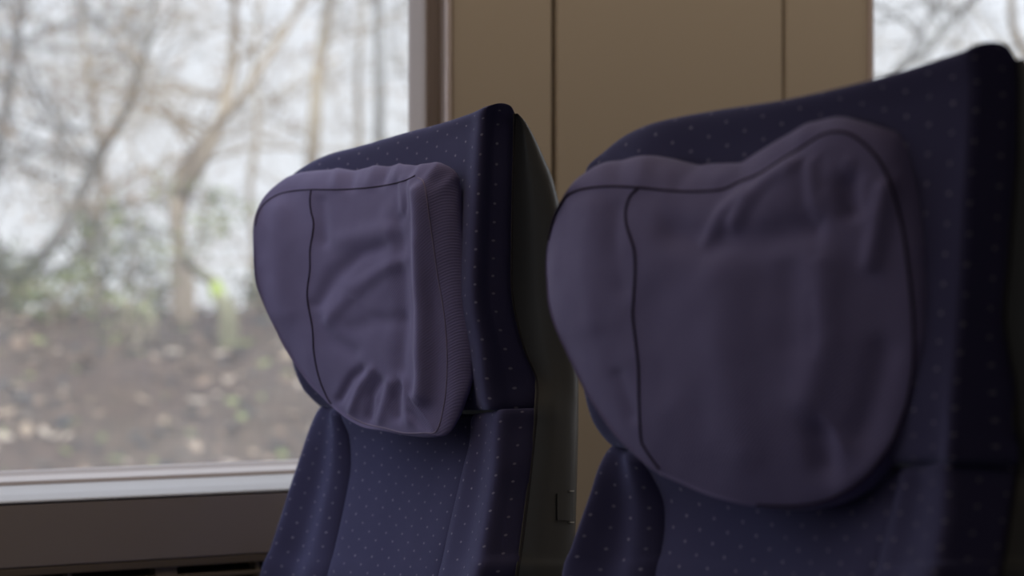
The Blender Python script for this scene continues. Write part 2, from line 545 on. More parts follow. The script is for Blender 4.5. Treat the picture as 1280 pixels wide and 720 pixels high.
def cushion(parent, seam, outer, ys, center, strokes, back_x, puff, nring=46, nang=420, label=None, gus=0.004):
    """stuffed head cushion: front panel inside the seam loop, gusset to the outer loop, closed back"""
    S = catmull([(a[0], a[1], y) for a, y in zip(seam, ys)], nang, True)
    x_lo, x_hi = min(a[0] for a in seam), max(a[0] for a in seam)
    OY = []
    for a, b, y in zip(seam, outer, ys):
        up = max(0.0, min(1.0, (a[1] - b[1]) / 28.0))
        side = max(0.0, min(1.0, (b[0] - a[0]) / 30.0))
        far = 1.0 - 0.6 * (a[0] - x_lo) / (x_hi - x_lo)
        OY.append(y + 0.040 * up * far * (1 - side) - gus * side)
    O = catmull([(a[0], a[1], y) for a, y in zip(outer, OY)], nang, True)
    S3 = [P(*s) for s in S]
    # the outer loop lies further back than the seam
    O3 = []
    for (ox, oy, y), s3, s in zip(O, S3, S):
        d = math.hypot(ox - s[0], oy - s[1])
        # depth: follow the ray to a plane a bit behind the seam point
        p = P(ox, oy, y)
        O3.append(p)
    C3 = P(*center)
    rings = []
    # smooth base surface: quadratic x = q(y, z) fitted to the seam loop, residual fades towards the middle
    def basis(p):
        a, b = (p.y - C3.y) * 5, (p.z - C3.z) * 5
        return [1.0, a, b, a * a, a * b, b * b]
    A = np.array([basis(p) for p in S3]); bx = np.array([p.x for p in S3])
    co = np.linalg.lstsq(A, bx, rcond=None)[0]
    res = bx - A @ co
    def smooth_x(p, i, rr):
        return float(np.dot(basis(p), co)) + float(res[i]) * rr ** 5
    for k in range(nring + 1):
        r = (k / nring) ** 0.8
        ring = []
        for i_, s3 in enumerate(S3):
            base = C3.lerp(s3, r)
            base.x = smooth_x(base, i_, r)
            bulge = puff * (1 - r ** 3.0)
            ring.append(base + Vector((-bulge, 0, 0)))
        rings.append(ring)
    for k in range(1, 9):               # gusset, rounded outwards
        t = k / 8
        ring = []
        for s3, o3 in zip(S3, O3):
            q = s3.lerp(o3, t)
            d = (o3 - s3)
            out = Vector((0, q.y - C3.y, q.z - C3.z))
            if out.length > 1e-6: out.normalize()
            bl = math.sin(math.pi * t) * 0.10 * d.length
            q = q + Vector((-bl * 0.6, out.y * bl, out.z * bl * 0.5))
            ring.append(q)
        rings.append(ring)
    cb = Vector((back_x, C3.y, C3.z))
    for t, xf in ((0.04, 0.35), (0.10, 0.7), (0.2, 0.95), (0.5, 1.0), (0.92, 1.0)):
        ring = []
        for o3 in O3:
            q = o3.lerp(cb, t)
            q.x = o3.x + (max(back_x, o3.x + .004) - o3.x) * xf
            ring.append(q)
        rings.append(ring)
    V = [Vector((smooth_x(C3, 0, 0.0) - puff, C3.y, C3.z))]
    for rg in rings[1:]:
        V += rg
    faces = [(0, 1 + i, 1 + (i + 1) % nang) for i in range(nang)]
    for j in range(len(rings) - 2):
        a0 = 1 + j * nang; b0 = 1 + (j + 1) * nang
        for i in range(nang):
            i2 = (i + 1) % nang
            faces.append((a0 + i, b0 + i, b0 + i2, a0 + i2))
    last = 1 + (len(rings) - 2) * nang
    V.append(Vector((back_x, C3.y, C3.z)))
    for i in range(nang):
        faces.append((last + i, len(V) - 1, last + (i + 1) % nang))
    me = bpy.data.meshes.new('head_cushion')
    me.from_pydata(V, [], faces)
    uvl = me.uv_layers.new(name='uv')
    for lp in me.loops:
        c = me.vertices[lp.vertex_index].co
        uvl.data[lp.index].uv = (c.y + c.x * 0.7, c.z)
    bm = bmesh.new(); bm.from_mesh(me)
    bmesh.ops.recalc_face_normals(bm, faces=bm.faces)
    # smooth the fan so the bulge reads as cloth
    bmesh.ops.smooth_vert(bm, verts=[v for v in bm.verts], factor=0.4, use_axis_x=True, use_axis_y=True, use_axis_z=True)
    bm.to_mesh(me); bm.free()
    me.update()
    crease_disp(me, strokes)
    bm = bmesh.new(); bm.from_mesh(me)
    for _ in range(3):
        bmesh.ops.smooth_vert(bm, verts=bm.verts[:], factor=0.5, use_axis_x=True, use_axis_y=True, use_axis_z=True)
    bm.to_mesh(me); bm.free(); me.update()
    # soft random waviness of loosely filled cloth
    for v in me.vertices:
        n1 = noise.noise(v.co * 16.0 + Vector((3.1, 7.7, 1.3)))
        n2 = noise.noise(v.co * 45.0)
        v.co.x -= 0.0016 * n1 + 0.0006 * n2
    me.update()
    o = new_obj('head_cushion', me, M_CUSHION, parent)
    if label: o['label'] = label
    return o

def seam_on(obj, parent, pix, rad, mat, n=160, lift=0.0, name='seam', closed=False):
    me = obj.data
    bvh = BVHTree.FromPolygons([v.co for v in me.vertices], [p.vertices for p in me.polygons])
    pts = []
    for x, y in catmull(pix, n, closed):
        d = (W(x, y, 1.0) - CAM).normalized()
        hit = bvh.ray_cast(CAM, d)
        if hit[0] is not None:
            if pts and (hit[0] - pts[-1]).length > 0.03: continue
            pts.append(hit[0] - d * lift)
    # average out jitter
    for _ in range(2):
        pts = [pts[0]] + [(a + b * 2 + c) / 4 for a, b, c in zip(pts, pts[1:], pts[2:])] + [pts[-1]]
    bm = bmesh.new()
    add_tube(bm, pts, rad, 8)
    return from_bm(name, bm, mat, parent, True)

def off(p, x=0, y=0, z=0):
    return Vector((p.x + x, p.y + y, p.z + z))

def build_seat(D, label):
    root = empty('train_seat', (D['mid'][0], D['mid'][1], 0.0))
    tag(root, label, 'seat', 'pair of blue train seats')
    # the outer side of the wing runs straight back from its rim
    for row in D['head']:
        yr_ = row[-4][2]
        for k, dy in ((-3, .005), (-2, .009), (-1, .010)):
            row[k] = (row[k][0], row[k][1], yr_ - dy)
    for row in D['back']:
        row[7] = (row[7][0], row[7][1], row[6][2] - .007)
        row[8] = (row[8][0], row[8][1], row[6][2] - .009)
    track = sorted([(r_[-1][1], r_[-1][2]) for r_ in D['head']] + [(r_[8][1], r_[8][2]) for r_ in D['back']])
    def edge_y(py):
        for (a, ya_), (b, yb_) in zip(track, track[1:]):
            if a <= py <= b: return ya_ + (yb_ - ya_) * (py - a) / max(b - a, 1e-6)
        return track[0][1] if py < track[0][0] else track[-1][1]
    D['shell'] = [((s_[0], s_[1], edge_y(s_[1])), b_, f_) for s_, b_, f_ in D['shell']]
    # ---- headrest upholstery
    hr = [[P(*p) for p in row] for row in D['head']]
    yl, yr = hr[0][0].y, hr[0][-1].y
    rows = []
    top = hr[0]
    def wrap(row, bx, lz=0.0):
        a = row[0]
        return [off(a, 0.055 + bx, -0.002, lz), off(a, 0.022 + bx, 0.004, lz)] + row
    m = len(top)
    tf = [1.0] * (m - 4) + [0.7, 0.35, 0.12, 0.0]
    rows.append(wrap([off(p, 0.050 * f, 0, -0.022 * f - 0.004) for p, f in zip(top, tf)], 0.0))
    rows.append(wrap([off(p, 0.026 * f, 0, -0.003 * f - 0.001) for p, f in zip(top, tf)], 0.0))
    for r in hr:
        rows.append(wrap(r, 0.0))
    last = hr[-1]
    rows.append(wrap([off(p, 0.010 * f, 0.008 * (1 - f), -0.004) for p, f in zip(last, tf)], 0.0))
    rows.append(wrap([off(p, 0.030 * f, 0.026 * (1 - f), -0.003) for p, f in zip(last, tf)], 0.0))
    loft('headrest', rows, M_FABRIC, root, nu=(len(rows[0]) - 1) * 9 + 1, nv=(len(rows) - 1) * 9 + 1)
    # ---- lower backrest: two bolsters and the centre panel between them
    lb, cp, rb = [], [], []
    for row in D['back']:
        o, c, sl, m1, sr, cr, tn, sd, sh = [P(*p) for p in row]
        lb.append([off(o, 0.060, -0.004), off(o, 0.025, 0.006), o, c, off(c.lerp(sl, 0.6), -0.006), sl, off(sl, 0.014, -0.004)])
        cp.append([off(sl, 0.014, 0.004), off(sl, 0.0, -0.001), sl.lerp(m1, 0.5), m1, m1.lerp(sr, 0.5), off(sr, 0.0, 0.001), off(sr, 0.014, -0.004)])
        rb.append([off(sr, 0.014, 0.004), sr, off(sr.lerp(cr, 0.4), -0.006), cr, tn, sd, sh])
    def toprow(rws, side=False):
        f = rws[0]
        g = [1, 1, 1, 1, 0.7, 0.25, 0] if side else [1] * 7
        return [[off(p, 0.034 * k, 0.020 * (1 - k), -0.004) for p, k in zip(f, g)], [off(p, 0.012 * k, 0.006 * (1 - k), 0.0015 * k - 0.001 * (1 - k)) for p, k in zip(f, g)]] + [[off(p, 0.002, 0, -0.0025) if i == 0 else p for p in r] for i, r in enumerate(rws)]
    loft('side_bolster', toprow(lb), M_FABRIC, root, nv=90, uv0=(0.01, 0.0))
    loft('backrest_panel', toprow(cp), M_FABRIC, root, nv=90, uv0=(0.15, 0.0))
    loft('side_bolster', toprow(rb, True), M_FABRIC, root, nv=90, uv0=(0.43, 0.0))
    # ---- plastic shell wrapping the back
    srows = []
    for (sx, sy, sY), (bx, by, bY), (farx, fary, farz, thick) in D['shell']:
        s = P(sx, sy, sY); b = P(bx, by, bY)
        fz = s.z - 0.034
        srows.append([off(s, -0.001, 0.004), s, s.lerp(b, 0.45) + Vector((0, -0.006, 0)), b, off(b, 0.012 * thick, 0.045, -0.003),
                      Vector((b.x + 0.018 * thick, (b.y + fary) / 2, fz + 0.014)), Vector((farx + 0.02 * thick, fary - 0.04, fz)),
                      Vector((farx, fary, fz)), Vector((farx - 0.03 * thick, fary + 0.004, fz))])
    loft('back_shell', srows, M_SHELL, root, nu=97, nv=(len(srows) - 1) * 10 + 1)
    # piping line between upholstery and shell
    bm = bmesh.new()
    pp = catmull([tuple(P(s[0][0], s[0][1], s[0][2] - 0.002)) for s in D['shell']], 120)
    add_tube(bm, [Vector(p) for p in pp], 0.0011, 6)
    from_bm('edge_piping', bm, M_TRIM_DARK, root, True)
    # ---- below the picture: the rest of the seat, down to the floor
    x0 = min(p.x for p in [P(*D['back'][-1][3])])
    ya, yb = D['back'][-1][6][2] - 0.01, D['back'][-1][0][2] + 0.0
    bx = D['base_x']
    prof = []
    for zz, inset, fr in ((0.335, 0.02, 0.03), (0.36, 0.0, 0.0), (0.43, -0.005, -0.02), (0.465, 0.005, -0.01), (0.475, 0.03, 0.03)):
        ring = []
        xa, xb = bx - 0.50 + fr, bx + 0.03
        y0_, y1_ = ya + inset, yb - inset
        for (qx, qy) in ((xa + .05, y0_), (xa + .01, y0_ + .03), (xa, y0_ + .08), (xa - .01, (y0_ + y1_) / 2), (xa, y1_ - .08), (xa + .01, y1_ - .03), (xa + .05, y1_),
                         ((xa + xb) / 2, y1_), (xb, y1_), (xb, (y0_ + y1_) / 2), (xb, y0_), ((xa + xb) / 2, y0_)):
            ring.append(Vector((qx, qy, zz)))
        prof.append(ring)
    loft('seat_cushion', prof, M_FABRIC, root, nu=96, nv=24, cap=True, closed=True)
    bm = bmesh.new()
    cy = (ya + yb) / 2
    add_box(bm, bx - 0.40, bx - 0.05, cy - 0.09, cy + 0.09, 0.0, 0.02, 0.005)
    add_box(bm, bx - 0.29, bx - 0.16, cy - 0.045, cy + 0.045, 0.015, 0.30, 0.012)
    add_box(bm, bx - 0.42, bx + 0.02, cy - 0.16, cy + 0.16, 0.295, 0.34, 0.01)
    from_bm('pedestal', bm, M_METAL, root)
    return root

# rows are (pixel x, pixel y, lateral distance) key points read off the photograph
def extend_rows(rows, drops):
    """carry the backrest on below the picture in the direction of its last rows"""
    out = list(rows)
    base = [P(*p) for p in rows[-1]]
    prev = [P(*p) for p in rows[-3]]
    dirs = []
    for a, b in zip(prev, base):
        d = b - a
        dirs.append(d / abs(d.z))
    dm = sum((d.x for d in dirs)) / len(dirs)
    for dz in drops:
        row = []
        for p, d in zip(base, dirs):
            q = Vector((p.x + max(min(dm, 0), -0.12) * dz, p.y, p.z - dz))
            x, y = project(q)
            row.append((x, y, q.y))
        out.append(row)
    return out

# -------- left (window) seat
L_head = [
    # px, py, Y: left rim ... right rim, side face, shell seam
    [(367, 219, 2.122), (385, 205, 2.095), (412, 193, 2.050), (452, 182.5, 1.985), (500, 168.5, 1.905), (550, 155, 1.822), (588, 142, 1.757), (606, 134, 1.722), (624, 130.5, 1.702), (637, 134, 1.702), (643, 142, 1.708)],
    [(360, 240, 2.126), (376, 232, 2.098), (404, 224, 2.050), (445, 214, 1.985), (494, 202, 1.905), (545, 186, 1.822), (584, 168, 1.757), (600, 160, 1.726), (619, 158, 1.706), (634, 158, 1.704), (642.5, 160, 1.708)],
    [(356, 285, 2.128), (372, 280, 2.098), (402, 275, 2.050), (444, 268, 1.985), (494, 260, 1.905), (542, 248, 1.822), (579, 234, 1.757), (596, 228, 1.726), (616, 228, 1.704), (632, 228, 1.702), (641, 228, 1.708)],
    [(354, 340, 2.128), (372, 338, 2.098), (402, 334, 2.050), (444, 330, 1.985), (492, 324, 1.905), (538, 316, 1.822), (574, 306, 1.757), (592, 300, 1.726), (613, 300, 1.704), (630, 300, 1.702), (640, 300, 1.708)],
    [(356, 400, 2.128), (374, 400, 2.098), (404, 398, 2.050), (446, 394, 1.985), (494, 390, 1.905), (538, 384, 1.822), (573, 375, 1.757), (591, 370, 1.724), (613, 370, 1.702), (630, 370, 1.700), (641, 372, 1.706)],
    [(365, 450, 2.128), (382, 452, 2.098), (412, 450, 2.050), (452, 446, 1.985), (498, 442, 1.905), (542, 438, 1.822), (580, 432, 1.757), (600, 428, 1.720), (625, 428, 1.696), (645, 428, 1.694), (655, 434, 1.700)],
    [(377, 483, 2.128), (394, 486, 2.098), (424, 486, 2.050), (462, 484, 1.985), (506, 482, 1.905), (548, 480, 1.822), (586, 478, 1.757), (605, 476, 1.716), (636, 476, 1.690), (660, 474, 1.688), (670.5, 474, 1.694)],
    [(396, 504, 2.124), (410, 507, 2.098), (434, 508, 2.050), (470, 508, 1.985), (512, 508, 1.905), (554, 508, 1.822), (592, 508, 1.757), (611, 508, 1.712), (640, 508, 1.688), (663, 508, 1.686), (671.5, 508, 1.692)],
]
L_back = [
    # outer silhouette, bolster crest, left seam, middle, right seam, crest, turn, side, shell seam
    [(396, 509, 2.126), (410, 511, 2.100), (424, 516, 2.062), (508, 520, 1.915), (590, 520, 1.770), (604, 517, 1.735), (622, 513, 1.702), (650, 511, 1.686), (671, 510, 1.692)],
    [(386, 538, 2.132), (408, 541, 2.100), (436, 545, 2.060), (512, 552, 1.915), (589, 553, 1.770), (605, 549, 1.733), (621, 544, 1.698), (649, 540, 1.682), (669, 540, 1.690)],
    [(373, 577, 2.140), (402, 580, 2.104), (438.5, 580, 2.056), (508, 588, 1.915), (579, 590, 1.772), (601, 588, 1.728), (618, 584, 1.690), (643, 580, 1.674), (665, 580, 1.684)],
    [(362, 610, 2.146), (394, 614, 2.108), (433, 616, 2.054), (502, 622, 1.915), (570, 626, 1.776), (595, 624, 1.724), (613, 620, 1.684), (640, 616, 1.668), (661, 616, 1.678)],
    [(350, 649, 2.154), (384, 653, 2.112), (425, 655, 2.052), (494, 660, 1.915), (561, 664, 1.780), (588, 662, 1.720), (606, 658, 1.676), (634, 654, 1.660), (656.5, 654, 1.670)],
    [(338, 685, 2.162), (374, 689, 2.118), (417, 690, 2.050), (486, 695, 1.915), (554, 698, 1.784), (581, 696, 1.716), (600, 692, 1.668), (629, 689, 1.652), (652, 688, 1.662)],
    [(325, 720, 2.170), (362, 724, 2.122), (408, 726, 2.048), (478, 730, 1.915), (547, 732, 1.788), (573, 730, 1.712), (592, 727, 1.660), (621, 724, 1.644), (647, 722, 1.656)],
]
L_back = extend_rows(L_back, (0.08, 0.2, 0.33, 0.40))
L_shell = [
    ((643, 142, 1.712), (645, 143.5, 1.716), (0.80, 2.11, 0, 0.3)),
    ((643, 150, 1.710), (656, 153, 1.722), (0.80, 2.115, 0, 0.6)),
    ((642.5, 168, 1.708), (668, 172, 1.728), (0.81, 2.12, 0, 0.8)),
    ((642, 195, 1.708), (681, 200, 1.732), (0.82, 2.125, 0, 1)),
    ((641, 228, 1.708), (692, 230, 1.734), (0.83, 2.125, 0, 1)),
    ((640, 300, 1.708), (707, 300, 1.736), (0.84, 2.128, 0, 1)),
    ((641, 372, 1.706), (715, 372, 1.736), (0.85, 2.128, 0, 1)),
    ((655, 434, 1.700), (720, 434, 1.734), (0.85, 2.128, 0, 1)),
    ((671, 474, 1.694), (722, 476, 1.730), (0.85, 2.128, 0, 1)),
    ((671, 510, 1.692), (722, 515, 1.728), (0.85, 2.13, 0, 1)),
    ((669, 540, 1.690), (721.5, 545, 1.724), (0.845, 2.135, 0, 1)),
    ((661, 616, 1.678), (719, 620, 1.712), (0.835, 2.145, 0, 1)),
    ((652, 688, 1.662), (716, 690, 1.698), (0.82, 2.16, 0, 1)),
    ((647, 722, 1.656), (713, 724, 1.692), (0.81, 2.17, 0, 1)),
]
def extend_shell(sh, drops):
    out = list(sh)
    (s, b, f) = sh[-1]
    S, B = P(*s), P(*b)
    for dz in drops:
        dx = -0.12 * dz
        s2 = Vector((S.x + dx, S.y, S.z - dz)); b2 = Vector((B.x + dx, B.y, B.z - dz))
        a = project(s2); c = project(b2)
        out.append(((a[0], a[1], s2.y), (c[0], c[1], b2.y), (f[0] + dx, f[1], 0, 1)))
    return out
L_shell = extend_shell(L_shell, (0.08, 0.2, 0.33, 0.40))

SEAT_L = build_seat(dict(mid=(0.78, 1.92), head=L_head, back=L_back, shell=L_shell, base_x=0.70),
                    'blue dotted seat beside the window, mauve cushion gathered in folds along its bottom')

M_CLIP = principled('bare_metal_clip', (0.6, 0.58, 0.55), 0.3)
# latch cover on the side of the shell
shell_me = [c for c in SEAT_L.children if c.name.startswith('back_shell')][0].data
shell_bvh = BVHTree.FromPolygons([v.co for v in shell_me.vertices], [p.vertices for p in shell_me.polygons])
def on_shell(x, y, lift):
    d = (W(x, y, 1.0) - CAM).normalized()
    h = shell_bvh.ray_cast(CAM, d)
    n = h[1] if h[1].dot(d) < 0 else -h[1]
    return h[0] + n * lift
def shell_plate(name, x0, y0, x1, y1, lift, mat, parent, nx=6, ny=6):
    """small plate that follows the curve of the shell"""
    bm = bmesh.new()
    def grid(l, inset=0.0):
        return [[bm.verts.new(on_shell(x0 + (x1 - x0) * i / nx, y0 + (y1 - y0) * j / ny, l)) for i in range(nx + 1)] for j in range(ny + 1)]
    a, b = grid(lift), grid(-0.002)
    for g, fl in ((a, 1), (b, 0)):
        for j in range(ny):
            for i in range(nx):
                f = (g[j][i], g[j + 1][i], g[j + 1][i + 1], g[j][i + 1])
                bm.faces.new(f if fl else f[::-1])
    rim = [(0, i) for i in range(nx)] + [(j, nx) for j in range(ny)] + [(ny, i) for i in range(nx, 0, -1)] + [(j, 0) for j in range(ny, 0, -1)]
    for k in range(len(rim)):
        p, q = rim[k], rim[(k + 1) % len(rim)]
        bm.faces.new((a[p[0]][p[1]], a[q[0]][q[1]], b[q[0]][q[1]], b[p[0]][p[1]]))
    bmesh.ops.recalc_face_normals(bm, faces=bm.faces)
    return from_bm(name, bm, mat, parent)
latch = shell_plate('latch_cover', 695.5, 617, 714.5, 650.5, 0.0014, M_SHELL, SEAT_L)
for yy in (613.2, 652.3):
    shell_plate('clip', 710.5, yy, 715.5, yy + 1.3, 0.002, M_CLIP, latch, 2, 1)

L_seam = [(317, 300), (320, 274), (331, 254), (348, 243), (368, 238.5), (390, 237), (420, 237), (450, 235.5), (480, 232), (505, 226), (519, 219.5),
          (529, 227), (533, 245), (536, 268), (541, 303), (547, 345), (554, 385), (558, 425), (558.5, 468), (555, 505), (546, 538),
          (530, 541), (505, 541), (480, 535), (455, 529), (430, 516), (408, 497), (384, 470), (361, 436), (337, 392), (322, 350)]
L_outer = [(315.5, 302), (318, 272), (327, 250), (343, 230), (363, 216), (393, 210), (422, 208.5), (455, 207), (485, 203), (508, 203), (528, 202.5),
           (550, 201), (570, 209), (579, 232), (582, 276), (591, 325), (597, 375), (599, 416), (596, 455), (589, 492), (569, 538),
           (545, 547.5), (512, 545.5), (482, 540), (452, 535), (426, 519), (405, 500.5), (381, 475), (358, 439.5), (333, 390.5), (317.5, 349)]
L_ys = [2.10, 2.10, 2.097, 2.08, 2.05, 2.01, 1.965, 1.92, 1.872, 1.828, 1.80,
        1.785, 1.778, 1.775, 1.772, 1.768, 1.764, 1.762, 1.762, 1.765, 1.775,
        1.79, 1.83, 1.87, 1.91, 1.95, 1.985, 2.02, 2.05, 2.075, 2.092]
L_strokes = [
    # hollow left of the padded right edge, and the raised roll itself
    ([(498, 275), (502, 330), (503, 400), (501, 460)], 9, -0.0045),
    ([(526, 238), (528, 265), (530, 330), (532, 410), (531, 470), (529, 495)], 10, 0.0120),
    ([(503, 225), (505, 262)], 4, 0.0022), ([(514, 226), (514, 268)], 4, 0.0020),
    ([(495, 228), (496, 262)], 3, -0.0016), ([(509, 226), (510, 260)], 2.5, -0.0012),
    # folds on the panel
    ([(400, 252), (404, 300)], 8, -0.0035), ([(396, 380), (418, 345), (450, 318), (478, 308)], 9, -0.0045),
    ([(410, 400), (440, 362), (480, 335), (505, 325)], 10, 0.0040), ([(430, 300), (470, 290), (500, 285)], 12, 0.0028),
    ([(400, 400), (412, 425), (440, 440)], 10, -0.0035), ([(440, 410), (470, 400), (500, 400)], 10, -0.0025),
    # gathers along the bottom
    ([(424, 500), (438, 474), (452, 462)], 5, -0.0048), ([(440, 512), (451, 482), (466, 462)], 5, 0.0042),
    ([(461, 522), (463, 494), (474, 476)], 5, -0.0050), ([(476, 524), (482, 500), (488, 478)], 5, 0.0040),
    ([(496, 522), (495, 498), (500, 482)], 5, -0.0048), ([(512, 528), (509, 502), (506, 480)], 5, 0.0035),
    ([(545, 538), (524, 508), (516, 494)], 3.5, 0.0026), ([(532, 536), (512, 515)], 3, -0.0025),
    # gathers along the top gusset
    ([(418, 232), (422, 212)], 6, 0.0030), ([(437, 232), (441, 212)], 7, -0.0030), ([(460, 228), (470, 208)], 6, 0.0025),
    ([(477, 228), (484, 208)], 4.5, -0.0035), ([(493, 224), (500, 206)], 4, 0.0030), ([(512, 216), (520, 205)], 4, -0.0020),
    ([(535, 222), (548, 206)], 6, 0.0030), ([(545, 228), (563, 214)], 6, -0.0016),
    ([(350, 262), (344, 330), (356, 390)], 15, 0.0035),
]
cl = cushion(SEAT_L, L_seam, L_outer, L_ys, (440, 375, 1.915), L_strokes, 0.775, 0.012, gus=0.022)
seam_on(cl, cl, [(389, 238), (387.5, 250), (389, 265), (392, 278), (391, 292), (387.5, 313), (387.5, 336), (384, 370), (390.5, 410), (392.5, 441), (398.6, 471), (408, 495), (414, 505)],
        0.0011, M_THREAD, name='panel_seam')
seam_on(cl, cl, [(319, 282), (323, 266), (331, 254), (348, 243), (368, 238.5), (390, 237), (420, 237), (450, 235.5), (480, 232), (505, 226), (519, 219.5)], 0.0008, M_THREAD, name='edge_seam')
seam_on(cl, cl, [(522, 222), (529, 227), (533, 245), (536, 268), (541, 303), (547, 345), (554, 385), (558, 425), (558.5, 468), (555, 505), (546, 538),
                 (530, 541), (505, 541), (480, 535), (455, 529), (434, 518)], 0.0006, M_THREAD_L, name='edge_seam')

# -------- right (aisle) seat
R_head = [
    [(738, 206, 1.397), (756, 189, 1.376), (778, 171.5, 1.350), (803, 159.5, 1.320), (832, 151, 1.290), (892, 140, 1.235), (980, 126, 1.155), (1091, 100, 1.065), (1190, 69, 0.995), (1216, 58, 0.978), (1238, 55, 0.965), (1258, 60, 0.962), (1270, 74, 0.966)],
    [(728, 240, 1.402), (748, 228, 1.376), (770, 216, 1.350), (795, 208, 1.320), (826, 200, 1.290), (888, 190, 1.235), (978, 174, 1.155), (1090, 146, 1.065), (1188, 118, 0.995), (1218, 108, 0.977), (1242, 106, 0.962), (1262, 107, 0.960), (1273, 110, 0.964)],
    [(722, 300, 1.404), (744, 292, 1.376), (768, 286, 1.350), (792, 282, 1.320), (824, 278, 1.290), (886, 270, 1.235), (976, 258, 1.155), (1088, 240, 1.065), (1184, 218, 0.995), (1211, 210, 0.977), (1238, 208, 0.962), (1260, 208, 0.960), (1271, 208, 0.964)],
    [(718, 370, 1.404), (742, 366, 1.376), (766, 362, 1.350), (790, 358, 1.320), (824, 356, 1.290), (886, 352, 1.235), (974, 346, 1.155), (1084, 336, 1.065), (1178, 322, 0.995), (1206, 316, 0.977), (1232, 314, 0.962), (1252, 314, 0.960), (1263, 314, 0.964)],
    [(720, 430, 1.404), (744, 430, 1.376), (768, 428, 1.350), (792, 426, 1.320), (824, 424, 1.290), (886, 422, 1.235), (972, 420, 1.155), (1080, 414, 1.065), (1172, 408, 0.995), (1200, 404, 0.977), (1226, 402, 0.962), (1246, 402, 0.960), (1257, 402, 0.964)],
    [(730, 488, 1.404), (750, 490, 1.376), (774, 490, 1.350), (798, 490, 1.320), (828, 488, 1.290), (888, 488, 1.235), (972, 488, 1.155), (1078, 486, 1.065), (1166, 484, 0.995), (1192, 482, 0.975), (1222, 480, 0.958), (1256, 480, 0.954), (1269, 484, 0.958)],
    [(741, 526, 1.404), (760, 530, 1.376), (782, 534, 1.350), (804, 536, 1.320), (832, 538, 1.290), (890, 540, 1.235), (972, 542, 1.155), (1078, 542, 1.065), (1164, 542, 0.995), (1188, 541, 0.972), (1224, 540, 0.954), (1260, 540, 0.950), (1272, 542, 0.954)],
    [(760, 552, 1.402), (774, 556, 1.376), (794, 560, 1.350), (814, 564, 1.320), (840, 568, 1.290), (894, 572, 1.235), (974, 574, 1.155), (1078, 574, 1.065), (1164, 573, 0.995), (1186, 573, 0.970), (1224, 573, 0.952), (1260, 575, 0.948), (1272, 577, 0.952)],
]
R_back = [
    [(758, 558, 1.404), (775, 562, 1.385), (800, 572, 1.355), (960, 590, 1.190), (1126, 586, 1.035), (1150, 582, 1.008), (1178, 578, 0.978), (1226, 577, 0.954), (1272, 580, 0.952)],
    [(748, 585, 1.408), (775, 588, 1.386), (813, 592, 1.352), (964, 612, 1.190), (1124, 610, 1.036), (1152, 606, 1.006), (1182, 602, 0.974), (1228, 600, 0.950), (1270, 602, 0.950)],
    [(738, 616, 1.413), (776, 622, 1.388), (828, 624, 1.350), (966, 640, 1.190), (1116, 640, 1.038), (1148, 636, 1.003), (1180, 632, 0.969), (1226, 630, 0.945), (1266, 632, 0.946)],
    [(726, 651, 1.420), (774, 656, 1.390), (830.5, 656, 1.349), (964, 670, 1.190), (1107, 672, 1.041), (1142, 668, 1.000), (1175, 664, 0.963), (1220, 662, 0.939), (1261, 663, 0.941)],
    [(714, 686, 1.428), (768, 692, 1.392), (826, 690, 1.348), (960, 702, 1.190), (1098, 706, 1.044), (1134, 702, 0.997), (1168, 698, 0.957), (1214, 696, 0.934), (1256, 696, 0.936)],
    [(703, 720, 1.436), (760, 726, 1.395), (818, 724, 1.347), (954, 736, 1.190), (1089, 740, 1.047), (1126, 736, 0.994), (1160, 732, 0.951), (1208, 730, 0.928), (1251, 730, 0.930)],
]
R_back = extend_rows(R_back, (0.08, 0.2, 0.33, 0.40))
R_shell = []
for (sx, sy, sY), w, th in [((1270, 74, .970), 8, .3), ((1272, 84, .968), 30, .7), ((1273, 110, .966), 70, .9), ((1272, 160, .965), 100, 1), ((1271, 208, .964), 125, 1),
                        ((1263, 314, .964), 150, 1), ((1257, 402, .964), 160, 1), ((1269, 484, .958), 140, 1), ((1272, 542, .954), 130, 1), ((1272, 580, .952), 128, 1),
                        ((1266, 632, .946), 126, 1), ((1256, 696, .936), 126, 1), ((1251, 730, .930), 126, 1)]:
    R_shell.append(((sx, sy, sY), (sx + w * 0.72, sy, sY + 0.024), (0.82 + 0.03 * th, 1.40, 0, th)))
R_shell = extend_shell(R_shell, (0.08, 0.2, 0.33, 0.40))
SEAT_R = build_seat(dict(mid=(0.78, 1.18), head=R_head, back=R_back, shell=R_shell, base_x=0.70),
                    'blue dotted seat nearest the camera, its large mauve cushion dipping along the top')

R_seam = [(684, 310), (691, 276), (702, 252), (717, 240), (736, 235), (763, 233), (799, 234.5), (833, 238), (863, 239.5), (902, 237), (926, 226.5), (950, 217), (978, 199), (1007, 181),
          (1028, 168), (1045, 164.5), (1063, 168), (1081, 181), (1098, 200), (1110, 223), (1121, 255), (1129, 290), (1135, 335), (1141, 395), (1142, 455), (1133, 508), (1114, 555),
          (1088, 591), (1058, 614), (1023, 628), (985, 632.5), (946, 631), (915, 625), (880, 614), (847, 599.5), (823, 587), (797, 567), (773, 543), (751, 514), (731, 484), (715, 450), (700, 416), (689, 382), (684.5, 345)]
R_outer = [(682.5, 311), (689, 276), (698, 253), (709, 235), (724, 217), (748, 201), (790, 191), (829, 192.5), (860, 199.5), (900, 200), (926, 201), (946, 188), (970, 173), (1000, 156),
           (1030, 146), (1054, 143), (1080, 149), (1110, 157), (1140, 167), (1163, 192), (1180, 223), (1191, 255), (1194, 300), (1192, 355), (1188, 415), (1178, 472), (1158, 530),
           (1126, 581), (1090, 614.5), (1050, 631.5), (1003, 638), (950, 634.5), (914, 627.5), (877, 617), (845, 603), (820, 590.5), (795, 570.5), (770, 547), (748, 518), (728, 487), (712, 453), (697, 418), (686, 383), (682, 346)]
